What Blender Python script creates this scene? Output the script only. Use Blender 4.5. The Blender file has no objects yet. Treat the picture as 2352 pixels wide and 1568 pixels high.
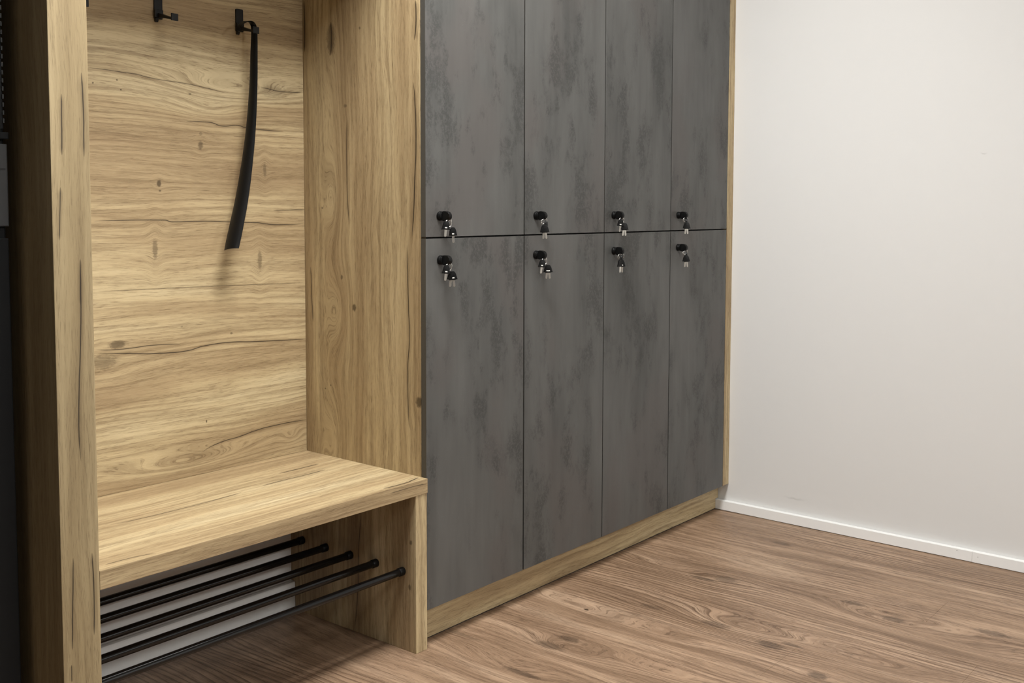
import bpy, bmesh, math, random
from mathutils import Vector, Matrix
random.seed(7)
scene = bpy.context.scene
COL = scene.collection

# ------------------------------------------------------------------ camera
IMG_W, IMG_H = 2352.0, 1568.0
CAM = dict(loc=(-1.7713, -2.0254, 1.1744), yaw=57.3277, pitch=-3.5438, roll=0.8637,
           f=2343.0789, px=1655.4822, py=605.0706)
def make_camera():
    y, p, r = (math.radians(CAM[k]) for k in ('yaw', 'pitch', 'roll'))
    fwd = Vector((math.sin(y)*math.cos(p), math.cos(y)*math.cos(p), math.sin(p)))
    rt = Vector((math.cos(y), -math.sin(y), 0))
    up = rt.cross(fwd)
    rt2 = rt*math.cos(r) + up*math.sin(r)
    up2 = up*math.cos(r) - rt*math.sin(r)
    cd = bpy.data.cameras.new('camera')
    cd.sensor_fit = 'HORIZONTAL'; cd.sensor_width = 36.0
    cd.lens = CAM['f']/IMG_W*36.0
    cd.shift_x = (IMG_W/2 - CAM['px'])/IMG_W
    cd.shift_y = (CAM['py'] - IMG_H/2)/IMG_W
    cd.clip_start = .01
    co = bpy.data.objects.new('camera', cd); COL.objects.link(co)
    co.matrix_world = Matrix(((rt2.x, up2.x, -fwd.x, CAM['loc'][0]),
                              (rt2.y, up2.y, -fwd.y, CAM['loc'][1]),
                              (rt2.z, up2.z, -fwd.z, CAM['loc'][2]), (0, 0, 0, 1)))
    scene.camera = co
make_camera()

# ------------------------------------------------------------------ world, lamps, exposure
w = bpy.data.worlds.new('world'); scene.world = w; w.use_nodes = True
w.node_tree.nodes['Background'].inputs[0].default_value = (1, .97, .93, 1)
w.node_tree.nodes['Background'].inputs[1].default_value = 0.05
CEIL_Z = 2.62
# ceiling panels, the last one added to brighten right wall and doors: (x, y, size, watts)
PANELS = [(-0.45, -0.55, .58, 69), (0.10, -4.8, .58, 118), (-1.05, -2.5, .58, 22), (0.45, -0.45, .58, 8)]
def make_lamp(x, y, s, e):
    ld = bpy.data.lights.new('panel_lamp', 'AREA'); ld.shape = 'SQUARE'; ld.size = s; ld.energy = e
    ld.color = (1.0, .995, .97)
    lo = bpy.data.objects.new('panel_lamp', ld); COL.objects.link(lo)
    lo.location = (x, y, CEIL_Z - .03)
for a in PANELS: make_lamp(*a)
scene.view_settings.view_transform = 'Standard'
scene.view_settings.look = 'None'
scene.view_settings.exposure = 0.0
scene.view_settings.gamma = 1.0
scene.view_settings.use_curve_mapping = False
scene.cycles.max_bounces = 4
scene.cycles.diffuse_bounces = 3
scene.cycles.glossy_bounces = 2
scene.cycles.adaptive_threshold = 0.06
scene.cycles.adaptive_min_samples = 12

# ------------------------------------------------------------------ measures (metres)
W, X4, XR = .3556, 1.4229, 1.4655          # door pitch, right end of doors, right wall
ZG, ZD, ZTOP = 1.0678, .1014, 2.045        # door gap height, door bottom, cabinet top
YP = .0459                                  # plinth face
XBB, ZBB = 1.4469, .0367                    # skirting face and height
Y_BACK, Y_WALL = .4937, .5191               # niche back panel face, wall behind
Y_F = -.0046                                # front of bench and post
ZB, TB, TL = .45, .0376, .0369              # bench top, board thickness, leg thickness
XPL, XPR = -.8686, -.8016                   # thick left post

# ------------------------------------------------------------------ drawn grain features (along, across)
BACK_CRACKS=[
  ( [(-0.5598, 1.104), (-0.4779, 1.1056), (-0.3911, 1.1049), (-0.3705, 1.1003), (-0.2991, 1.1017), (-0.2244, 1.0989), (-0.154, 1.0967), (-0.0721, 1.0898), (0.0011, 1.094)] , 0.0016 ),
  ( [(-0.3344, 1.351), (-0.2729, 1.3537), (-0.2357, 1.3467), (-0.1975, 1.3508), (-0.178, 1.3478), (-0.1344, 1.3445), (-0.0604, 1.3434)] , 0.0014 ),
  ( [(-0.1289, 1.4567), (-0.1046, 1.4547), (-0.0758, 1.4512), (-0.0035, 1.4559)] , 0.0013 ),
  ( [(-0.56, 0.8021), (-0.4993, 0.7966), (-0.4377, 0.7978), (-0.4002, 0.797), (-0.3541, 0.7911)] , 0.0013 ),
  ( [(-0.5602, 0.7924), (-0.496, 0.7858), (-0.412, 0.7759), (-0.3544, 0.7737), (-0.2985, 0.781), (-0.249, 0.7834), (-0.1542, 0.7771), (0.004, 0.7673)] , 0.0017 ),
  ( [(-0.3072, 0.5064), (-0.2447, 0.5243), (-0.2018, 0.5284), (-0.1577, 0.5355), (-0.1124, 0.5391), (0.0014, 0.5383)] , 0.0016 ),
  ( [(-0.5642, 1.4584), (-0.5182, 1.4573), (-0.4611, 1.4556), (-0.4118, 1.4494), (-0.3362, 1.4455), (-0.2268, 1.4319)] , 0.0009 ),
  ( [(-0.0966, 1.1289), (0.0015, 1.1308)] , 0.001 ),
  ( [(-0.5554, 0.9381), (-0.435, 0.9367), (-0.2383, 0.9327), (0.0009, 0.9263)] , 0.0006 ),
]
BACK_KNOTS=[
  (-0.5097,0.8085,0.025,0.012,0.7),
  (-0.5418,0.7702,0.035,0.022,0.45),
  (-0.2966,1.2942,0.008,0.014,0.6),
  (-0.2961,1.3233,0.007,0.007,0.4),
  (-0.4038,1.1953,0.007,0.01,0.8),
  (-0.4017,1.1773,0.005,0.004,0.7),
  (-0.4163,1.0353,0.008,0.03,0.5),
  (-0.1373,0.9966,0.008,0.03,0.5),
  (-0.1198,1.2369,0.006,0.022,0.45),
  (-0.4983,1.4368,0.0035,0.0035,0.8),
  (-0.4898,1.4149,0.0035,0.0035,0.8),
  (-0.5522,1.4247,0.0035,0.0035,0.8),
  (-0.3218,1.4204,0.006,0.0035,0.7),
  (-0.2928,0.5848,0.003,0.006,0.9),
  (-0.0964,1.4499,0.05,0.018,0.3),
  (-0.2212,0.8067,0.006,0.005,0.6),
  (-0.3533,0.8364,0.005,0.004,0.4),
]
BACK_HILLS=[
  (-0.3516,0.4879,0.22,0.028,1.6),
  (-0.2650,1.3825,0.1,0.03,1),
  (-0.2076,1.4445,0.16,0.03,1.3),
  (-0.0475,0.4972,0.03,0.02,0.6),
]
SIDE_CRACKS=[
  ( [(1.5658, 0.0416), (1.6079, 0.0344), (1.666, 0.0353)] , 0.003 ),
  ( [(1.0622, 0.053), (1.1539, 0.0437), (1.2172, 0.0405), (1.3156, 0.0353), (1.4176, 0.0395), (1.4648, 0.0468)] , 0.003 ),
  ( [(0.5676, 0.0647), (0.7179, 0.0698), (0.8118, 0.0633), (0.8803, 0.0659), (1.0528, 0.0708)] , 0.0022 ),
  ( [(1.0917, 0.2999), (1.2377, 0.3092), (1.3829, 0.3062)] , 0.0018 ),
  ( [(1.5635, 0.4882), (1.6227, 0.4852), (1.7075, 0.4872)] , 0.003 ),
  ( [(0.8173, 0.4613), (0.9737, 0.4693)] , 0.0016 ),
  ( [(1.5479, 0.3761), (1.5808, 0.3703), (1.639, 0.3715)] , 0.003 ),
]
SIDE_KNOTS=[
  (1.5934,0.3722,0.05,0.022,0.55),
  (0.8712,0.2829,0.012,0.01,0.75),
  (0.6436,0.0275,0.018,0.014,0.8),
  (1.6132,0.2525,0.006,0.006,0.6),
  (1.4121,0.3142,0.006,0.008,0.5),
  (0.9505,0.3343,0.008,0.006,0.6),
  (0.6368,0.4089,0.004,0.005,0.7),
  (0.6482,0.3849,0.004,0.005,0.7),
  (1.1370,0.4154,0.005,0.006,0.6),
]
SIDE_HILLS=[
  (0.8605,0.3453,0.12,0.05,1.2),
  (0.4837,0.3635,0.16,0.05,1.1),
  (1.1535,0.3648,0.12,0.04,1.1),
  (1.3425,0.3524,0.2,0.04,0.8),
]
POST_CRACKS=[
  ( [(1.2378, -0.8499), (1.3082, -0.8486), (1.3503, -0.8483)] , 0.0016 ),
  ( [(1.2359, -0.8121), (1.3111, -0.8111), (1.3928, -0.8133)] , 0.0018 ),
  ( [(1.082, -0.8578), (1.1812, -0.8538)] , 0.0012 ),
  ( [(0.9625, -0.8242), (1.0486, -0.823)] , 0.001 ),
  ( [(0.6657, -0.8299), (0.7258, -0.832), (0.8243, -0.829), (0.9363, -0.8239), (1.0481, -0.8222)] , 0.0016 ),
  ( [(0.3134, -0.8527), (0.4052, -0.8499), (0.4904, -0.8473)] , 0.0014 ),
  ( [(0.3283, -0.8139), (0.3929, -0.8125), (0.4904, -0.8142)] , 0.0016 ),
  ( [(0.2534, -0.8552), (0.2869, -0.8548)] , 0.001 ),
]
SEAT_CRACKS=[
  ( [(-0.1268, 0.0115), (-0.0608, 0.0083), (-0.0367, 0.0133), (-0.0053, 0.0232)] , 0.0035 ),
  ( [(-0.287, 0.2695), (-0.2218, 0.2754), (-0.1589, 0.2741), (-0.0961, 0.2766)] , 0.0028 ),
  ( [(-0.1908, 0.3401), (-0.1257, 0.3402), (-0.0705, 0.3418)] , 0.003 ),
  ( [(-0.6511, 0.2644), (-0.5151, 0.2511), (-0.3361, 0.2648)] , 0.002 ),
  ( [(-0.7793, 0.0221), (-0.7308, 0.0203), (-0.6871, 0.006)] , 0.0018 ),
]
EDGE_CRACKS=[
  ( [(-0.1198, 0.4388), (-0.0856, 0.4392), (-0.0436, 0.4396), (-0.0019, 0.4358)] , 0.0009 ),
]
LEG_CRACKS=[ ([(0.0115, 0.2412), (0.1226, 0.2274), (0.2307, 0.2226), (0.3275, 0.2109)], 0.0016) ]
FLOOR_KNOTS=[
  (-0.2488,0.1956,0.06,0.02,0.55),
  (-0.2641,0.2537,0.045,0.018,0.6),
  (-0.1737,0.4314,0.012,0.006,0.9),
  (-0.3145,0.8232,0.06,0.012,0.6),
  (-0.5321,0.5546,0.06,0.02,0.5),
  (-0.2976,0.0396,0.08,0.012,0.6),
  (-0.3123,0.5537,0.05,0.014,0.4),
  (-0.7850,0.9121,0.05,0.016,0.55),
  (-0.9275,0.8714,0.045,0.022,0.5),
  (-1.1921,0.9404,0.07,0.02,0.5),
  (-0.7242,0.5285,0.05,0.022,0.6),
  (-0.7719,0.5614,0.04,0.01,0.55),
  (-0.9093,0.4430,0.035,0.02,0.6),
  (-0.3562,1.2462,0.05,0.014,0.45),
  (-0.3758,0.8544,0.05,0.03,0.5),
  (-0.0038,0.1125,0.1,0.01,0.4),
]
FLOOR_HILLS=[
  (-0.3078,0.2038,0.17,0.035,1.6),
  (-0.0793,0.4372,0.2,0.03,1.2),
  (-0.3810,0.4088,0.22,0.035,1.3),
  (-0.6030,0.5831,0.2,0.05,1.8),
  (-0.8849,0.8526,0.2,0.04,1.2),
  (-1.1584,0.8191,0.22,0.05,1.2),
  (-0.9711,0.5798,0.2,0.04,1.4),
  (-0.1985,0.8359,0.2,0.03,1.2),
  (-0.5889,0.2401,0.18,0.03,1.2),
  (-1.0812,0.8838,0.15,0.03,1),
  (-0.2573,0.0455,0.2,0.04,1.2),
]

# ------------------------------------------------------------------ object helpers
def link(o, parent=None):
    COL.objects.link(o)
    if parent: o.parent = parent
    return o
def tag(o, label=None, cat=None, group=None, kind=None):
    if label: o['label'] = label
    if cat: o['category'] = cat
    if group: o['group'] = group
    if kind: o['kind'] = kind
    return o
def empty(name, label, cat, loc=(0, 0, 0), group=None):
    o = bpy.data.objects.new(name, None); o.empty_display_size = .05
    o.location = loc; link(o); tag(o, label, cat, group); return o
def mesh_obj(name, bm, mat, parent=None, smooth=False):
    """bm is in world coordinates; the object's origin goes to the parent's origin"""
    off = Vector((0, 0, 0))
    if parent is not None:
        q = parent
        while q is not None: off += q.location; q = q.parent
    if off.length: bmesh.ops.translate(bm, verts=bm.verts, vec=-off)
    me = bpy.data.meshes.new(name); bm.to_mesh(me); bm.free()
    me.materials.append(mat)
    if smooth:
        for p in me.polygons: p.use_smooth = True
    o = bpy.data.objects.new(name, me); return link(o, parent)
def box_bm(x0, x1, y0, y1, z0, z1, bev=.0008, bm=None):
    own = bm is None
    bm = bm or bmesh.new()
    r = bmesh.ops.create_cube(bm, size=1)
    vs = r['verts']
    bmesh.ops.scale(bm, verts=vs, vec=(x1-x0, y1-y0, z1-z0))
    bmesh.ops.translate(bm, verts=vs, vec=((x0+x1)/2, (y0+y1)/2, (z0+z1)/2))
    if bev:
        es = list({e for v in vs for e in v.link_edges})
        bmesh.ops.bevel(bm, geom=es, offset=bev, segments=2, profile=.6, affect='EDGES')
    return bm
def prism_bm(poly, plane, lo, hi, bev=.0008, bm=None):
    """extrude a polygon; plane 'xz' -> along y, 'yz' -> along x, 'xy' -> along z"""
    bm = bm or bmesh.new()
    def P(a, b, t):
        return {'xz': (a, t, b), 'yz': (t, a, b), 'xy': (a, b, t)}[plane]
    A = [bm.verts.new(P(a, b, lo)) for a, b in poly]; B = [bm.verts.new(P(a, b, hi)) for a, b in poly]
    n = len(poly); fs = [bm.faces.new(A), bm.faces.new(B[::-1])]
    for i in range(n): fs.append(bm.faces.new((A[i], B[i], B[(i+1) % n], A[(i+1) % n])))
    bmesh.ops.recalc_face_normals(bm, faces=fs)
    if bev:
        es = list({e for f in fs for e in f.edges})
        bmesh.ops.bevel(bm, geom=es, offset=bev, segments=2, profile=.6, affect='EDGES')
    return bm
def tube_bm(p0, p1, r0, r1=None, n=24, bm=None, round_end=0):
    bm = bm or bmesh.new(); r1 = r0 if r1 is None else r1
    p0, p1 = Vector(p0), Vector(p1); d = p1 - p0; L = d.length; d.normalize()
    q = d.to_track_quat('Z', 'Y')
    prof = [(0, 0)]
    e = round_end
    prof += [(r0 - e, 0), (r0 - e*.3, e*.3), (r0, e)] if e else [(r0, 0)]
    prof += [(r1, L - e), (r1 - e*.3, L - e*.3), (r1 - e, L)] if e else [(r1, L)]
    prof += [(0, L)]
    rings = []
    for r, h in prof:
        if r == 0: rings.append([bm.verts.new(p0 + q @ Vector((0, 0, h)))]); continue
        rings.append([bm.verts.new(p0 + q @ Vector((r*math.cos(2*math.pi*i/n), r*math.sin(2*math.pi*i/n), h))) for i in range(n)])
    fs = []
    for A, B in zip(rings, rings[1:]):
        for i in range(n):
            j = (i+1) % n
            if len(A) == 1: fs.append(bm.faces.new((A[0], B[i], B[j])))
            elif len(B) == 1: fs.append(bm.faces.new((A[i], A[j], B[0])))
            else: fs.append(bm.faces.new((A[i], A[j], B[j], B[i])))
    bmesh.ops.recalc_face_normals(bm, faces=fs)
    return bm
def autosmooth(o, deg=35):
    me = o.data
    for p in me.polygons: p.use_smooth = True
    bm = bmesh.new(); bm.from_mesh(me)
    for e in bm.edges:
        if len(e.link_faces) == 2 and e.calc_face_angle(0) > math.radians(deg): e.smooth = False
    bm.to_mesh(me); bm.free(); return o
def smooth_closed(pts, n=48):
    """Catmull-Rom through a closed list of 2D points"""
    out = []; m = len(pts); k = max(1, n//m)
    for i in range(m):
        p0, p1, p2, p3 = (Vector(pts[(i+j-1) % m]) for j in range(4))
        for s in range(k):
            t = s/k
            out.append(.5*((2*p1) + (p2-p0)*t + (2*p0-5*p1+4*p2-p3)*t*t + (3*p1-p0-3*p2+p3)*t**3))
    return [tuple(v) for v in out]
def smooth_open(pts, k=6):
    P = [Vector(p) for p in pts]; P = [P[0]*2-P[1]] + P + [P[-1]*2-P[-2]]; out = []
    for i in range(1, len(P)-2):
        p0, p1, p2, p3 = P[i-1:i+3]
        for s in range(k):
            t = s/k
            out.append(.5*((2*p1) + (p2-p0)*t + (2*p0-5*p1+4*p2-p3)*t*t + (3*p1-p0-3*p2+p3)*t**3))
    out.append(P[-2]); return out

# ------------------------------------------------------------------ shader helpers
class G:
    def __init__(s, name):
        s.mat = bpy.data.materials.new(name); s.mat.use_nodes = True
        s.t = s.mat.node_tree; s.t.nodes.clear()
        s.out = s.n('ShaderNodeOutputMaterial'); s.bsdf = s.n('ShaderNodeBsdfPrincipled')
        s.l(s.bsdf.outputs[0], s.out.inputs[0])
    def n(s, k): return s.t.nodes.new(k)
    def l(s, a, b): s.t.links.new(a, b)
    def put(s, sock, v):
        if hasattr(v, 'node'): s.l(v, sock)
        else: sock.default_value = v
    def m(s, op, a, b=None, c=None, clamp=False):
        x = s.n('ShaderNodeMath'); x.operation = op; x.use_clamp = clamp
        for i, v in enumerate((a, b, c)):
            if v is not None: s.put(x.inputs[i], v)
        return x.outputs[0]
    def add(s, a, b): return s.m('ADD', a, b)
    def sub(s, a, b): return s.m('SUBTRACT', a, b)
    def mul(s, a, b): return s.m('MULTIPLY', a, b)
    def vec(s, x, y, z):
        c = s.n('ShaderNodeCombineXYZ')
        for i, v in enumerate((x, y, z)): s.put(c.inputs[i], v)
        return c.outputs[0]
    def dot(s, v, k):
        d = s.n('ShaderNodeVectorMath'); d.operation = 'DOT_PRODUCT'
        s.put(d.inputs[0], v); d.inputs[1].default_value = k; return d.outputs['Value']
    def noise(s, v, scale=1, det=3, rough=.5, dist=0):
        x = s.n('ShaderNodeTexNoise'); s.put(x.inputs['Vector'], v)
        x.inputs['Scale'].default_value = scale; x.inputs['Detail'].default_value = det
        x.inputs['Roughness'].default_value = rough; x.inputs['Distortion'].default_value = dist
        return x.outputs[0]
    def rng(s, v, a, b, c=0, d=1, smooth=True):
        x = s.n('ShaderNodeMapRange'); x.interpolation_type = 'SMOOTHSTEP' if smooth else 'LINEAR'
        s.put(x.inputs[0], v)
        for i, k in enumerate((a, b, c, d)): s.put(x.inputs[i+1], k)
        return x.outputs[0]
    def ramp(s, v, stops):
        x = s.n('ShaderNodeValToRGB'); s.put(x.inputs[0], v); e = x.color_ramp.elements
        while len(e) < len(stops): e.new(.5)
        for k, (p, c) in zip(e, stops): k.position = p; k.color = (*c, 1)
        return x.outputs[0]
    def mix(s, f, a, b, mode='MIX'):
        x = s.n('ShaderNodeMix'); x.data_type = 'RGBA'; x.blend_type = mode
        s.put(x.inputs[0], f)
        for i, v in ((6, a), (7, b)):
            s.put(x.inputs[i], v if hasattr(v, 'node') else (*v, 1))
        return x.outputs[2]
    def pos(s): return s.n('ShaderNodeNewGeometry').outputs['Position']
    def rand(s): return s.n('ShaderNodeObjectInfo').outputs['Random']
    def bump(s, h, strength=.3, dist=.001):
        x = s.n('ShaderNodeBump'); x.inputs['Strength'].default_value = strength
        x.inputs['Distance'].default_value = dist; s.l(h, x.inputs['Height'])
        s.l(x.outputs[0], s.bsdf.inputs['Normal'])
    def set(s, **k):
        for a, v in k.items():
            s.put(s.bsdf.inputs[{'color': 'Base Color', 'rough': 'Roughness', 'metal': 'Metallic', 'spec': 'Specular IOR Level'}[a]], v)
        return s.mat
    def gauss(s, a, b, ca, cb, ra, rb):
        da = s.mul(s.sub(a, ca), 1/ra); db = s.mul(s.sub(b, cb), 1/rb)
        r2 = s.add(s.mul(da, da), s.mul(db, db))
        return s.m('POWER', math.e, s.mul(r2, -1)), db
    def crack(s, a, b, pts, wid):
        a0, a1 = pts[0][0], pts[-1][0]; bs = [p[1] for p in pts]; b0, b1 = min(bs)-.002, max(bs)+.002
        t = s.rng(a, a0, a1, 0, 1, False)
        fc = s.n('ShaderNodeFloatCurve'); cv = fc.mapping.curves[0]
        while len(cv.points) < len(pts): cv.points.new(.5, .5)
        for k, (pa, pb) in enumerate(pts):
            cv.points[k].location = ((pa-a0)/(a1-a0), (pb-b0)/(b1-b0))
        fc.mapping.update(); s.l(t, fc.inputs['Value'])
        bc = s.m('MULTIPLY_ADD', fc.outputs[0], b1-b0, b0)
        d = s.m('ABSOLUTE', s.sub(b, bc))
        taper = s.m('MINIMUM', s.mul(t, 8), s.mul(s.sub(1, t), 8), clamp=True)
        wv = s.add(s.mul(taper, wid), 1e-5)
        core = s.rng(d, s.mul(wv, .25), wv, 1, 0)
        halo = s.rng(d, 0, s.mul(wv, 6), .35, 0)
        inside = s.rng(taper, 0, .12, 0, 1)
        return s.mul(core, inside), s.mul(halo, inside)

def wood(name, av, bv, bc, pal, seed=0, cracks=(), knots=(), hills=(), ringf=55, streak=1., rough=.5,
         spec=.35, per_object=False, bumpk=.25, tone=(1., 9.), ringk=.25, gf=1., blot=.12):
    """grain runs along av; bv (plus bc) is the coordinate across the grain"""
    g = G(name); P = g.pos()
    a = g.dot(P, av); b = g.add(g.dot(P, bv), bc)
    sd = seed
    # slow wander of the grain
    wob = g.noise(g.vec(g.mul(a, 1.7), g.mul(b, 5), sd), 1, 2, .5)
    bw = g.add(b, g.mul(g.sub(wob, .5), .05))
    fine = g.noise(g.vec(g.mul(a, 14), g.mul(b, 60), sd), 1, 2, .5)
    bcr = g.add(b, g.mul(g.sub(fine, .5), .0022))
    dark_k = None
    V = g.vec(a, b, 0.0)
    def vm(op, *args):
        x = g.n('ShaderNodeVectorMath'); x.operation = op
        for k, v in enumerate(args):
            if op == 'SCALE' and k == 1: g.put(x.inputs['Scale'], v)
            else: g.put(x.inputs[k], v)
        return x.outputs['Value'] if op == 'DOT_PRODUCT' else x.outputs['Vector']
    push = None
    kn = g.mul(g.sub(g.noise(g.vec(g.mul(a, 90), g.mul(b, 160), sd), 1, 3, .65), .55), .9) if knots else 0
    for ca, cb, ra, rb, k in knots:
        f_ = .85 if max(ra, rb) < .0075 else 1.15
        ra *= f_; rb *= f_
        q = vm('MULTIPLY_ADD', V, (1/ra, 1/rb, 0), (-ca/ra, -cb/rb, 0)); r2 = vm('DOT_PRODUCT', q, q)
        core = g.mul(g.rng(g.add(g.m('POWER', .25, r2), kn), .25, .75), k)
        dark_k = core if dark_k is None else g.m('MAXIMUM', dark_k, core)
        if rb > .0105 and ra >= .006:
            e2 = g.mul(g.m('POWER', .75, r2), -rb*.5)
            t = vm('SCALE', q, e2); push = t if push is None else vm('ADD', push, t)
    if push is not None: bw = g.add(bw, vm('DOT_PRODUCT', push, (0, 1, 0)))
    hk = None
    for ca, cb, ra, rb, k in hills:
        q = vm('MULTIPLY_ADD', V, (1/ra, 1/rb, 0), (-ca/ra, -cb/rb, 0)); r2 = vm('DOT_PRODUCT', q, q)
        e = g.mul(g.m('POWER', .3679, r2), k*rb*1.1)
        hk = e if hk is None else g.add(hk, e)
    if hk is not None: bw = g.add(bw, hk)
    ringc = g.mul(bw, ringf)
    n1 = g.noise(g.vec(g.mul(a, tone[0]), g.mul(bw, tone[1]), g.add(sd, 3.1)), 1, 3, .55)
    n2 = g.noise(g.vec(g.mul(a, 3.2*gf), g.mul(bw, 80*gf), g.add(sd, 7.7)), 1, 4, .62)
    n3 = g.noise(g.vec(g.mul(a, 34), g.mul(bw, 680), g.add(sd, 1.3)), 1, 3, .6)
    n4 = g.noise(g.vec(g.mul(a, 9), g.mul(bw, 30), g.add(sd, 5.3)), 1, 4, .6)
    jit = g.noise(g.vec(g.mul(a, 1.6), g.mul(bw, 14), g.add(sd, 9.2)), 1, 2, .5)
    ph = g.add(ringc, g.mul(jit, 3.2))
    fr = g.m('FRACT', ph)
    ring = g.rng(fr, .35, .95, 0, 1, True)
    ring = g.mul(ring, ring)
    ring = g.mul(ring, g.rng(fr, 1.0, .965, 0, 1, False))
    rmask = g.rng(g.noise(g.vec(g.mul(a, 1.2), g.mul(bw, 7), g.add(sd, 12.4)), 1, 2, .5), .38, .62)
    base = g.ramp(n1, [(.28, pal[0]), (.46, pal[1]), (.56, pal[2]), (.72, pal[3])])
    dk = g.rng(n2, .35, .72)
    c = g.mix(g.mul(dk, .50*streak), base, pal[4])
    c = g.mix(g.mul(g.mul(ring, rmask), ringk*2), c, pal[4])
    c = g.mix(g.mul(g.rng(n4, .52, .72), blot*streak), c, pal[5])
    pores = g.mul(g.rng(n3, .53, .64), g.rng(n2, .3, .62, .3, 1))
    c = g.mix(g.mul(pores, .6*streak), c, pal[5])
    c = g.mix(g.mul(g.rng(n3, .42, .30), .22*streak), c, pal[3])
    h = g.noise(g.vec(g.mul(a, 20), g.mul(b, 300), sd), 1, 2, .6)
    if dark_k is not None:
        c = g.mix(dark_k, c, tuple(.38*v for v in pal[5]))
    for pts, wid in cracks:
        core, halo = g.crack(a, bcr, pts, wid)
        c = g.mix(halo, c, pal[5]); c = g.mix(g.mul(core, .93), c, pal[6])
    if per_object:
        tv = g.m('MULTIPLY_ADD', g.rand(), .06, .97)
        c = g.mix(1, c, g.vec(tv, tv, tv), 'MULTIPLY')
    g.bump(h, bumpk, .0012)
    return g.set(color=c, rough=g.rng(n3, .3, .7, rough-.05, rough+.08), spec=spec)

#           low tone          mid               light             pale              streak            pore              crack
OAK = [(.33, .234, .130), (.44, .330, .186), (.54, .426, .248), (.62, .515, .32), (.205, .138, .070), (.145, .094, .046), (.026, .016, .010)]
OAK_SIDE = [(.29, .205, .110), (.385, .285, .158), (.465, .36, .205), (.54, .43, .255), (.175, .115, .056), (.125, .08, .038), (.026, .016, .010)]
OAK_POST = [(.255, .188, .098), (.315, .240, .130), (.365, .284, .158), (.415, .326, .187), (.165, .115, .058), (.12, .082, .04), (.03, .02, .012)]
VINYL = [(.225, .142, .086), (.315, .206, .130), (.39, .262, .170), (.47, .33, .222), (.115, .066, .038), (.09, .052, .03), (.045, .029, .02)]
M = {}
M['back'] = wood('oak_back_panel', (1, 0, 0), (0, 0, 1), 0, OAK, 2, BACK_CRACKS, BACK_KNOTS, BACK_HILLS, 60, tone=(.9, 7))
M['side'] = wood('oak_side_panel', (0, 0, 1), (0, 1, 0), 0, OAK_SIDE, 11, SIDE_CRACKS, SIDE_KNOTS, SIDE_HILLS, 45, tone=(.8, 10))
M['post'] = wood('oak_post', (0, 0, 1), (1, -1, 0), Y_F, OAK_POST, 23, POST_CRACKS, (), (), 60, tone=(.7, 14), streak=.75)
M['seat'] = wood('oak_seat', (1, 0, 0), (0, 1, 1), -ZB, OAK, 31,
                 SEAT_CRACKS + [([(p, Y_F + q - ZB) for p, q in EDGE_CRACKS[0][0]], EDGE_CRACKS[0][1])], (), (), 55, tone=(.8, 10))
M['leg'] = wood('oak_leg', (0, 0, 1), (-1, 1, 0), -TL, OAK, 41, LEG_CRACKS, [(.288, .0165, .008, .006, .6), (.17, .022, .01, .006, .6)], (), 50, tone=(.7, 11))
M['plinth'] = wood('oak_plinth', (1, 0, 0), (0, 0, 1), 0, OAK, 53, (), (), (), 40, tone=(1.2, 12))
M['filler'] = wood('oak_filler', (0, 0, 1), (1, 0, 0), 0, OAK, 61, (), (), (), 90, tone=(1.5, 20))
M['floor'] = wood('walnut_vinyl_plank', (0, 1, 0), (1, 0, 0), 0, VINYL, 71, (), FLOOR_KNOTS, FLOOR_HILLS, 62, rough=.42, spec=.4,
                  per_object=True, bumpk=.12, tone=(1.3, 16), ringk=.42, streak=1.1, gf=1.35, blot=.25)

def concrete():
    g = G('concrete_laminate'); P = g.pos(); r = g.mul(g.rand(), 31.0)
    x = g.dot(P, (1, 0, 0)); z = g.dot(P, (0, 0, 1))
    big = g.noise(g.vec(g.mul(x, 6), g.mul(z, 1.5), r), 1, 4, .6, .3)
    st = g.noise(g.vec(g.mul(x, 30), g.mul(z, 2.6), g.add(r, 5)), 1, 3, .6)
    blot = g.noise(g.vec(g.mul(x, 13), g.mul(z, 5.5), g.add(r, 9)), 1, 5, .7)
    fine = g.noise(g.vec(g.mul(x, 170), g.mul(z, 105), g.add(r, 2)), 1, 3, .72)
    hue = g.noise(g.vec(g.mul(x, 5), g.mul(z, 2.4), g.add(r, 15)), 1, 2, .5)
    v = g.add(g.mul(big, .68), g.mul(st, .32))
    c = g.ramp(v, [(.32, (0.0594, 0.0594, 0.0563)), (.47, (0.0864, 0.0855, 0.0814)), (.64, (0.1098, 0.1085, 0.1035))])
    c = g.mix(g.mul(g.rng(hue, .5, .66), .6), c, (0.0954, 0.0859, 0.0810))
    patch = g.mul(g.rng(blot, .47, .60), g.rng(big, .58, .46))
    speck = g.mul(patch, g.rng(fine, .36, .56, .1, 1))
    c = g.mix(g.mul(speck, .75), c, (0.0414, 0.0410, 0.0387))
    c = g.mix(g.mul(g.mul(g.rng(fine, .58, .72), g.rng(blot, .40, .58)), .30), c, (0.1485, 0.1467, 0.1395))
    g.bump(fine, .06, .0006)
    return g.set(color=c, rough=g.rng(blot, .3, .7, .40, .52), spec=.4)
M['concrete'] = concrete()
def plain(name, col, rough=.5, metal=0, spec=.5, var=0, scale=60):
    g = G(name); c = (*col, 1)
    if var:
        n = g.noise(g.pos(), scale, 4, .6)
        c = g.mix(n, tuple(k*(1-var) for k in col), tuple(min(1, k*(1+var)) for k in col))
    return g.set(color=c, rough=rough, metal=metal, spec=spec)
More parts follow.
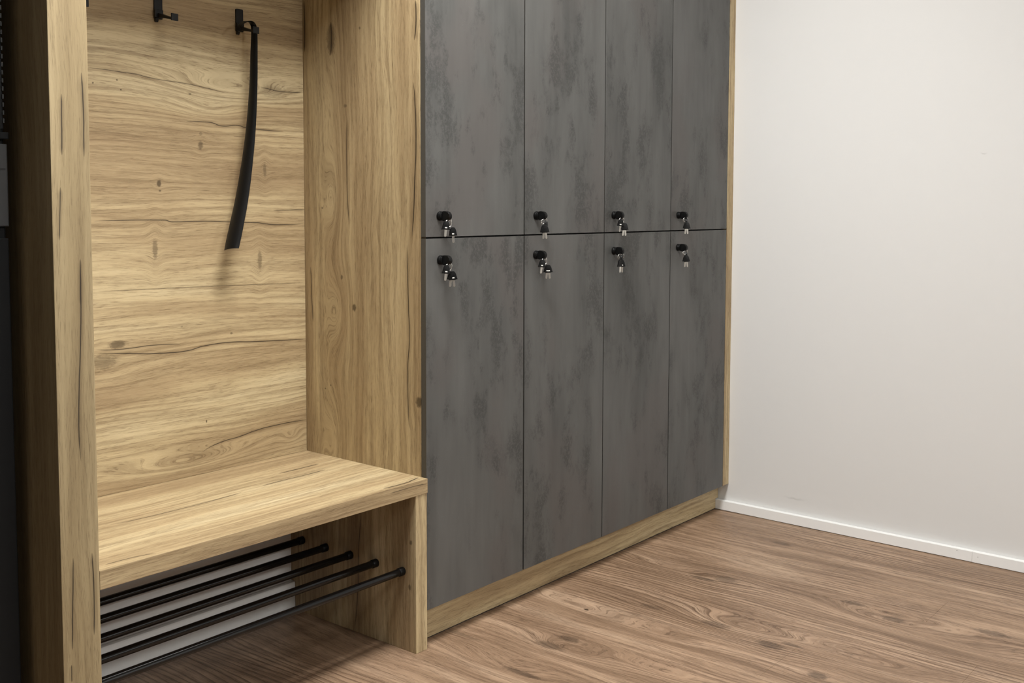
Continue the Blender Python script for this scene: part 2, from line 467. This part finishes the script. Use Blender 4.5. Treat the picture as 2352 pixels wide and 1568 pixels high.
def wall_paint(name, marks=()):
    g = G(name); P = g.pos()
    n2 = g.noise(P, 1.3, 2, .5)
    c = g.mix(n2, (.72, .713, .698), (.745, .739, .725))
    for cy, cz, ry, rz, k in marks:
        y = g.dot(P, (0, 1, 0)); z = g.dot(P, (0, 0, 1))
        zz = g.add(z, g.mul(g.sub(g.noise(P, 40, 2), .5), .015))
        e, _ = g.gauss(y, zz, cy, cz, ry, rz)
        c = g.mix(g.mul(e, k), c, (.36, .35, .33))
    return g.set(color=c, rough=.75, spec=.2)
M['wall'] = wall_paint('white_wall_paint', [(-.285, .0915, .03, .0035, .35), (-.951, 1.341, .008, .002, .4)])
M['wall_plain'] = wall_paint('white_wall_paint_plain')
M['skirting'] = plain('white_skirting_lacquer', (.90, .90, .885), .35, var=.015)
M['ceiling'] = plain('ceiling_paint', (.78, .77, .75), .8, var=.02)
M['dim'] = plain('grey_room_paint', (.28, .27, .26), .8, var=.05, scale=3)
M['black_metal'] = plain('black_powder_coat', (.0045, .0047, .005), .42, 0, .3, var=.25, scale=400)
M['rod'] = plain('black_gloss_tube', (.003, .003, .0033), .13, 0, .5, var=.1, scale=300)
M['black_plastic'] = plain('black_plastic', (.0035, .0035, .0035), .38, 0, .25, var=.15, scale=500)
M['horn'] = plain('black_shoehorn_plastic', (.0035, .0036, .0038), .38, 0, .28, var=.15, scale=200)
M['chrome'] = plain('bright_nickel', (.78, .76, .72), .18, 1, var=.04, scale=300)
M['blade'] = plain('nickel_key_blade', (.72, .69, .63), .3, 1, var=.08, scale=500)
M['label'] = plain('white_key_mark', (.75, .74, .70), .5, var=.05, scale=500)
M['carcass'] = plain('dark_carcass', (.02, .02, .02), .7, var=.1)
M['door_edge'] = plain('dark_door_edge_band', (.055, .052, .046), .5, var=.1, scale=200)
M['appliance'] = plain('black_appliance_enamel', (.006, .0065, .007), .5, spec=.2, var=.15, scale=30)
M['appliance_grey'] = plain('grey_appliance_panel', (.04, .04, .041), .5, var=.1, scale=60)
M['stud'] = plain('dim_vent_stud', (.02, .02, .019), .5, var=.4, scale=30)
M['slab'] = plain('floor_underlay', (.05, .035, .025), .8, var=.2)
M['seal'] = plain('dark_floor_joint', (.03, .02, .015), .7, var=.2)

# ------------------------------------------------------------------ the room
def struct(name, bm, mat, parent=None):
    o = mesh_obj(name, bm, mat, parent)
    if parent is None: tag(o, kind='structure')
    return o
X_LEFT, Y_FRONT = -3.4, -6.8
floor = struct('floor', box_bm(X_LEFT, XR + .1, Y_FRONT, Y_WALL + .1, -.105, -.005, 0), M['slab'])
tag(floor, 'brown wood-look vinyl plank floor', 'floor')
pw, pl = .1835, 1.22
x1 = XR - .006; row = 0

while x1 > -1.75:
    x0 = x1 - pw
    off = (-.621 if row == 1 else -.621 + [0, .41, .83, .2, .62, 1.05, .35, .77][row % 8]*1.0)
    y = off
    while y > -2.6: y -= pl
    while y < Y_WALL:
        ya, yb_ = max(y, -2.75), min(y + pl, Y_WALL - .003)
        if yb_ - ya > .02:
            mesh_obj('plank', box_bm(x0 + .0002, x1 - .0002, ya + .0002, yb_ - .0002, -.0045, 0, .0004), M['floor'], floor)
        y += pl
    x1 = x0; row += 1
wr = struct('wall_right', box_bm(XR, XR + .1, Y_FRONT, Y_WALL + .1, -.1, CEIL_Z, 0), M['wall'])
wb = struct('wall_back', box_bm(X_LEFT, XR - .0002, Y_WALL, Y_WALL + .1, -.1, CEIL_Z, 0), M['wall_plain'])
struct('wall_left', box_bm(X_LEFT - .1, X_LEFT, Y_FRONT, Y_WALL, -.1, CEIL_Z, 0), M['dim'])
struct('wall_front', box_bm(X_LEFT, XR, Y_FRONT - .1, Y_FRONT, -.1, CEIL_Z, 0), M['wall_plain'])
struct('ceiling', box_bm(X_LEFT - .1, XR + .1, Y_FRONT - .1, Y_WALL + .1, CEIL_Z, CEIL_Z + .1, 0), M['ceiling'])
# skirting on the right wall: two lengths butted together, with nail heads
bbr = struct('baseboard_right', box_bm(XBB, XR - .0001, -.9579, Y_WALL - .001, .0015, ZBB, .0012), M['skirting'])
mesh_obj('baseboard_length', box_bm(XBB, XR - .0001, Y_FRONT, -.9583, .0012, ZBB - .0003, .0012), M['skirting'], bbr)
for y, z in ((-.9074, .0297), (-.9784, .0222)):
    mesh_obj('nail_head', tube_bm((XBB + .0005, y, z), (XBB - .0003, y, z), .0011, n=12), M['appliance_grey'], bbr)
mesh_obj('floor_joint', box_bm(XBB + .001, XR - .001, Y_FRONT, YP, -.004, .0016, 0), M['seal'], bbr)
bbb = struct('baseboard_back', box_bm(XPR + .003, XBB - .001, Y_WALL - .0165, Y_WALL - .0001, .001, .080, .0012), M['skirting'])

# ------------------------------------------------------------------ lockers
lk = empty('locker_cabinet', 'bank of eight dark concrete-grey locker doors in an oak frame along the back wall', 'locker', (X4/2, .26, 0))
mesh_obj('side_panel', box_bm(0.0003, .0185, .0204, Y_WALL - .018, 0, ZTOP, .0008), M['side'], lk)
mesh_obj('carcass', box_bm(.0188, X4 - .004, .0225, Y_WALL - .02, ZD + .002, ZTOP - .002, 0), M['carcass'], lk)
NX = XR - .0022
mesh_obj('plinth', prism_bm([(0.0005, .0035), (XBB - .0006, .0035), (XBB - .0006, ZBB + .003), (NX, ZBB + .003), (NX, ZD - .0005), (.0005, ZD - .0005)],
                            'xz', YP, YP + .018, .0005), M['plinth'], lk)
mesh_obj('plinth_seal', box_bm(.001, XBB - .002, YP + .002, YP + .016, .0002, .0034, 0), M['seal'], lk)
mesh_obj('filler_strip', box_bm(X4 + .0026, XR - .0006, 0.0002, .0185, ZD, ZTOP, .0006), M['filler'], lk)

DOORS = {}
for i in range(4):
    xa = (0.0002 if i == 0 else W*i + (.0026 if i == 1 else .0019))
    xb = (X4 - .0004 if i == 3 else W*(i+1) - (.0026 if i == 0 else .0019))
    for up in (1, 0):
        za, zb = (ZG + .0021, ZTOP) if up else (ZD, ZG - .0021)
        d = mesh_obj('door', box_bm(xa, xb, 0, .0012, za, zb, .0004), M['concrete'], lk)
        # the board behind the printed face, with its dark edge band
        e = mesh_obj('edge_band', box_bm(xa, xb, .00125, .0182, za, zb, .0004), M['door_edge'], d)
        DOORS[(i, up)] = d
        ord_ = ('first', 'second', 'third', 'fourth')[i]
        d['label'] = '%s dark concrete-grey door, %s row' % (ord_, 'upper' if up else 'lower')

# cam locks: a flange and a barrel on every door
LOCK = {(0, 1): (.0468, 1.1234), (1, 1): (.404, 1.1229), (2, 1): (.7573, 1.1227), (3, 1): (1.1109, 1.1213),
        (0, 0): (.048, 1.0102), (1, 0): (.4029, 1.0107), (2, 0): (.7589, 1.010), (3, 0): (1.1107, 1.0102)}
def lock_mesh():
    bm = bmesh.new()
    tube_bm((0, -.0002, 0), (0, -.0085, 0), .0125, .0118, 28, bm, .0014)
    tube_bm((0, -.008, 0), (0, -.0125, 0), .0106, .0100, 28, bm, .0008)
    me = bpy.data.meshes.new('lock'); bm.to_mesh(me); bm.free(); me.materials.append(M['black_plastic'])
    return me
LM = lock_mesh()
for k, (x, z) in LOCK.items():
    o = bpy.data.objects.new('lock', LM); link(o, DOORS[k]); o.location = Vector((x, 0, z)) - lk.location
    autosmooth(o, 40)

# ------------------------------------------------------------------ key sets hanging from the locks
def key_meshes():
    # bow: bell outline, hanging from its eye at the origin (eye near the top), thickness along y
    out = smooth_closed([(0, .0035), (.0055, .002), (.0092, -.005), (.0108, -.014), (.0118, -.0205), (.0112, -.0225),
                         (0, -.023), (-.0112, -.0225), (-.0118, -.0205), (-.0108, -.014), (-.0092, -.005), (-.0055, .002)], 48)
    bow = prism_bm(out, 'xz', -.0033, .0033, .0012)
    a = bpy.data.meshes.new('key_bow'); bow.to_mesh(a); bow.free(); a.materials.append(M['black_plastic'])
    # blade with milled notches on one edge
    bl = [(-.0038, -.0205), (.0038, -.0205), (.0038, -.026), (.0030, -.028), (.0036, -.030), (.0024, -.0325), (.0034, -.0355),
          (.0026, -.038), (.0033, -.041), (.0012, -.0445), (-.0012, -.0450), (-.0036, -.0425)]
    bm = prism_bm(bl, 'xz', -.0011, .0011, .0003)
    b = bpy.data.meshes.new('key_blade'); bm.to_mesh(b); bm.free(); b.materials.append(M['blade'])
    bm = box_bm(-.0032, .0032, -.0039, -.0030, -.0185, -.0152, .0003)
    box_bm(-.0032, .0032, .0030, .0039, -.0185, -.0152, .0003, bm)
    c = bpy.data.meshes.new('key_mark'); bm.to_mesh(c); bm.free(); c.materials.append(M['label'])
    bm = bmesh.new()
    for dz in (-.0115, -.0095): 
        box_bm(-.0088, .0088, -.0036, .0036, dz - .0003, dz + .0003, 0, bm)
    d = bpy.data.meshes.new('key_rib'); bm.to_mesh(d); bm.free(); d.materials.append(M['black_plastic'])
    # key that sits in the lock: bow lying in the y-z plane
    pb = smooth_closed([(-.009, .0085), (-.012, .0122), (-.022, .0128), (-.031, .0098), (-.036, .003), (-.036, -.003), (-.031, -.0100),
                        (-.022, -.0128), (-.012, -.0122), (-.009, -.0085)], 50)
    bm = prism_bm(pb, 'yz', -.0055, .0055, .002)
    e = bpy.data.meshes.new('inserted_bow'); bm.to_mesh(e); bm.free(); e.materials.append(M['black_plastic'])
    # ring
    bm = bmesh.new(); R_, r_ = .0088, .00075; n, m = 36, 8; V = []
    for i in range(n):
        t = 2*math.pi*i/n
        V.append([bm.verts.new(((R_ + r_*math.cos(2*math.pi*j/m))*math.cos(t), r_*math.sin(2*math.pi*j/m), (R_ + r_*math.cos(2*math.pi*j/m))*math.sin(t))) for j in range(m)])
    for i in range(n):
        for j in range(m): bm.faces.new((V[i][j], V[(i+1) % n][j], V[(i+1) % n][(j+1) % m], V[i][(j+1) % m]))
    bmesh.ops.recalc_face_normals(bm, faces=bm.faces)
    f = bpy.data.meshes.new('split_ring'); bm.to_mesh(f); bm.free(); f.materials.append(M['chrome'])
    for p in f.polygons: p.use_smooth = True
    return a, b, c, d, e, f
KB, KL, KM, KR, KI, KG = key_meshes()
def sub(name, me, parent, loc=(0, 0, 0), rot=(0, 0, 0)):
    o = bpy.data.objects.new(name, me); link(o, parent); o.location = loc; o.rotation_euler = rot; return o
# per door: keys = (eye x, eye y, eye z, turn about vertical, lean), mark faces camera?
FACE = math.radians(-42)   # a key turned like this shows its flat side to the room
KEYS = {
 (0, 1): [(.0361, 1.1086, -30, 4, 1), (.0535, 1.0928, -38, -3, 1)],
 (1, 1): [(.4066, 1.1062, 25, -6, 0), (.3941, 1.0952, -40, 3, 0), (.396, 1.0952, -36, -7, 0)],
 (2, 1): [(.7492, 1.1084, -40, 5, 1), (.7603, 1.096, -35, 6, 0), (.7615, 1.096, -35, -5, 0)],
 (3, 1): [(1.1112, 1.107, 20, -7, 0), (1.1036, 1.0952, -40, 6, 0), (1.105, 1.0952, -38, -5, 0)],
 (0, 0): [(.0373, .9964, -30, 6, 1), (.0504, .9802, -38, 7, 1), (.0515, .9802, -38, -7, 1)],
 (1, 0): [(.3929, .9962, -32, 7, 1), (.4093, .9805, -38, 5, 1), (.4105, .9805, -38, -7, 1)],
 (2, 0): [(.7552, .9949, 22, -6, 0), (.7440, .9814, -20, 3, 0), (.7488, .9814, -42, -2, 1)],
 (3, 0): [(1.1138, .9933, 24, -6, 0), (1.1035, .9817, -42, 6, 0), (1.105, .9817, -40, -6, 0)]}
DESC = {(0, 1): 'black and nickel keys on a ring in the upper lock of the first door',
        (1, 1): 'black and nickel keys on a ring in the upper lock of the second door',
        (2, 1): 'black and nickel keys on a ring in the upper lock of the third door',
        (3, 1): 'black and nickel keys on a ring in the upper lock of the fourth door',
        (0, 0): 'black and nickel keys on a ring in the lower lock of the first door',
        (1, 0): 'black and nickel keys on a ring in the lower lock of the second door',
        (2, 0): 'black and nickel keys on a ring in the lower lock of the third door',
        (3, 0): 'black and nickel keys on a ring in the lower lock of the fourth door'}
for k, (x, z) in LOCK.items():
    root = empty('key_set', DESC[k], 'keys', (x, 0, z), 'key sets in the locker locks')
    ik = sub('lock_key', KI, root, (0, -.003, 0)); autosmooth(ik, 40)
    ks = KEYS[k]
    ry = -.030
    sub('split_ring', KG, root, (.0, ry, -.0135), (0, math.radians(12), math.radians(-58)))
    ex, ez = ks[1][0] - x, ks[1][1] - z
    sub('split_ring', KG, root, ((ks[0][0] - x + ex)/2, ry - .003, (ks[0][1] - z + ez)/2 + .004), (0, math.radians(20), math.radians(-20)))
    for j, (kx, kz, turn, lean, mark) in enumerate(ks):
        b = sub('key', KB, root, (kx - x, -.035 - .0045*j + (.003 if j == 2 else 0), kz - z), (0, math.radians(lean), math.radians(turn)))
        b.scale = (.84, .84, .84)
        if j < 2: autosmooth(b, 40)
        sub('key_blade', KL, b); sub('key_rib', KR, b)
        if mark: sub('key_mark', KM, b)

# ------------------------------------------------------------------ coat rack unit: post, back panel, top board, hooks
cr = empty('coat_rack', 'oak coat niche with a thick post and black hooks, left of the grey lockers', 'coat rack', ((XPL + 0)/2, .25, 0))
mesh_obj('post', box_bm(XPL, XPR, Y_F, Y_WALL - .0005, 0, ZTOP + .0, .0012), M['post'], cr)
mesh_obj('back_panel', box_bm(XPR + .0003, -.0003, Y_BACK, Y_BACK + .018, ZB + .0004, 1.9595, .0005), M['back'], cr)
mesh_obj('top_board', box_bm(XPR + .0003, -.0003, Y_F, Y_WALL - .001, 1.96, 1.998, .0008), M['seat'], cr)
def hook(cx, zt):
    h = mesh_obj('hook', prism_bm([(cx-.0098, zt-.058), (cx+.0098, zt-.058), (cx+.0098, zt-.002), (cx+.0075, zt), (cx-.0075, zt), (cx-.0098, zt-.002)],
                                  'xz', Y_BACK - .005, Y_BACK - .0001, .0006), M['black_metal'], cr)
    mesh_obj('collar', box_bm(cx - .0118, cx + .0075, Y_BACK - .0125, Y_BACK - .005, zt - .056, zt - .037, .0008), M['black_metal'], h)
    bm = bmesh.new()
    # arm: a flat bar that leaves the collar and falls a little towards the room
    y0, y1 = Y_BACK - .012, Y_BACK - .074
    za, zb = zt - .049, zt - .0635
    for s, e in (((y0, za), (y1, zb)),):
        prism_bm([(s[0], s[1] + .0035), (s[0], s[1] - .0065), (e[0], e[1] - .0022), (e[0], e[1] + .0022)], 'yz', cx - .0065, cx + .0055, .0006, bm)
    mesh_obj('arm', bm, M['black_metal'], h)
    mesh_obj('tip', box_bm(cx - .0085, cx + .0075, y1 - .0035, y1 + .0008, zb - .0045, zb + .0125, .0008), M['black_metal'], h)
    mesh_obj('lower_stub', prism_bm([(Y_BACK - .001, zt - .057), (Y_BACK - .008, zt - .057), (Y_BACK - .0045, zt - .066), (Y_BACK - .001, zt - .066)],
                                    'yz', cx - .0085, cx - .001, .0005), M['black_metal'], h)
    return h
for cx in (-.602, -.3995, -.1885): hook(cx, 1.652)

# ------------------------------------------------------------------ bench with shoe rods
bn = empty('shoe_bench', 'oak bench with five black shoe rods below its seat inside the coat niche', 'bench', ((XPR - 0)/2, .25, 0))
mesh_obj('seat', box_bm(XPR + .0003, 0.0, Y_F, Y_WALL - .0008, ZB - TB, ZB, .0009), M['seat'], bn)
mesh_obj('leg', prism_bm([(Y_F + .0022, 0.0002), (Y_WALL - .0175, .0002), (Y_WALL - .0175, .082), (Y_WALL - .0008, .082), (Y_WALL - .0008, ZB - TB - .0003), (Y_F + .0022, ZB - TB - .0003)],
                         'yz', -TL, -.0008, .0009), M['leg'], bn)
for y in (.463, .359, .2553, .1505, .0465):
    z = .208
    o = mesh_obj('rod', tube_bm((XPR + .0005, y, z), (-TL - .0004, y, z), .0098, n=28), M['rod'], bn); autosmooth(o, 40)
    c = mesh_obj('end_cap', tube_bm((-TL - .016, y, z), (-TL - .0003, y, z), .0112, n=28, round_end=.001), M['black_plastic'], o); autosmooth(c, 40)

# ------------------------------------------------------------------ shoehorn
HB = Vector((-.1765, .4487, 0)); TH = math.radians(20)
PD = Vector((math.cos(TH), math.sin(TH), 0)); WD = Vector((math.sin(TH), -math.cos(TH), 0))
prof = [(-.055, 1.5846), (-.0514, 1.5984), (-.0347, 1.6105), (-.0147, 1.6156), (-.0013, 1.609), (.0017, 1.5905), (-.001, 1.5398), (-.0062, 1.4495),
        (-.0184, 1.3475), (-.0353, 1.2569), (-.0571, 1.167), (-.0781, 1.1004), (-.1005, 1.0335)]
wid = [.007, .011, .013, .0145, .016, .018, .021, .024, .0285, .033, .038, .041, .042]
cup = [.0005, .0008, .001, .0012, .0014, .0018, .0024, .0032, .0042, .005, .0056, .006, .0062]
pts = smooth_open([(a, b, 0) for a, b in prof], 6)
ws = smooth_open([(a, b, 0) for a, b in zip(wid, cup)], 6)
bm = bmesh.new(); secs = []
NN = 9
for i, p in enumerate(pts):
    q0, q1 = pts[max(0, i-1)], pts[min(len(pts)-1, i+1)]
    t = Vector((q1.x - q0.x, q1.y - q0.y)).normalized()
    nrm = PD*(-t.y) + Vector((0, 0, t.x))
    ctr = HB + PD*p.x + Vector((0, 0, p.y))
    wd_, cp_ = ws[i].x, ws[i].y
    th_ = .0022 if i > 30 else .0034
    top, bot = [], []
    for j in range(NN):
        s = j/(NN-1)*2 - 1
        sk = Vector((0, 0, .003*s)) if i == len(pts)-1 else Vector((0, 0, 0))
        c = ctr + WD*(s*wd_/2) + nrm*(cp_*(s*s)) + sk
        e = th_*(1 - .55*abs(s)**4)
        top.append(bm.verts.new(c + nrm*e/2)); bot.append(bm.verts.new(c - nrm*e/2))
    secs.append(top + bot[::-1])
m = len(secs[0])
for A, B in zip(secs, secs[1:]):
    for j in range(m): bm.faces.new((A[j], A[(j+1) % m], B[(j+1) % m], B[j]))
bm.faces.new(secs[0]); bm.faces.new(secs[-1][::-1])
bmesh.ops.recalc_face_normals(bm, faces=bm.faces)
sh = autosmooth(mesh_obj('shoehorn', bm, M['horn']), 40)
tag(sh, 'long black curved shoehorn hanging by its crook from the right coat hook', 'shoehorn')

# ------------------------------------------------------------------ dark appliance at the left edge
ap = empty('appliance_cabinet', 'tall black appliance cabinet at the left edge beside the oak post', 'appliance', (-1.2, .3, 0))
AX, AY = -.8955, .10
mesh_obj('body', box_bm(-1.5, AX, AY + .012, Y_WALL - .02, 0.002, 2.0, .003), M['appliance'], ap)
mesh_obj('lower_door', box_bm(-1.498, AX - .0005, AY, AY + .0115, .06, 1.085, .002), M['appliance'], ap)
mesh_obj('upper_door', box_bm(-1.498, AX - .004, AY, AY + .0115, 1.284, 1.99, .002), M['appliance'], ap)
mesh_obj('control_panel', box_bm(-1.498, AX, AY - .002, AY + .0115, 1.1065, 1.258, .002), M['appliance_grey'], ap)
mesh_obj('panel_slot', box_bm(-1.45, AX - .004, AY - .0026, AY + .002, 1.210, 1.2135, 0), M['carcass'], ap)
mesh_obj('trim_rail', box_bm(-1.498, AX + .003, AY - .003, AY + .0115, 1.2665, 1.2795, .002), M['appliance'], ap)
for i in range(16):
    z = 1.296 + i*.0146
    mesh_obj('vent_stud', box_bm(AX - .0062, AX - .0032, AY - .0025, AY + .002, z, z + .0085, .0006), M['stud'], ap)

# ------------------------------------------------------------------ ceiling panel fixtures around the lamps
for i, (x, y, s, e) in enumerate(PANELS):
    nm = ('in front of the coat niche', 'at the far end of the room', 'in the middle of the room', 'added to brighten the lockers and right wall')[i]
    f = empty('ceiling_light', 'square white ceiling light panel ' + nm, 'lamp', (x, y, CEIL_Z), 'ceiling light panels')
    h = s/2 + .012
    bm = bmesh.new()
    for a0, a1, b0, b1 in ((-h, h, -h, -h + .012), (-h, h, h - .012, h), (-h, -h + .012, -h + .012, h - .012), (h - .012, h, -h + .012, h - .012)):
        box_bm(x + a0, x + a1, y + b0, y + b1, CEIL_Z - .035, CEIL_Z, .001, bm)
    mesh_obj('frame', bm, M['skirting'], f)
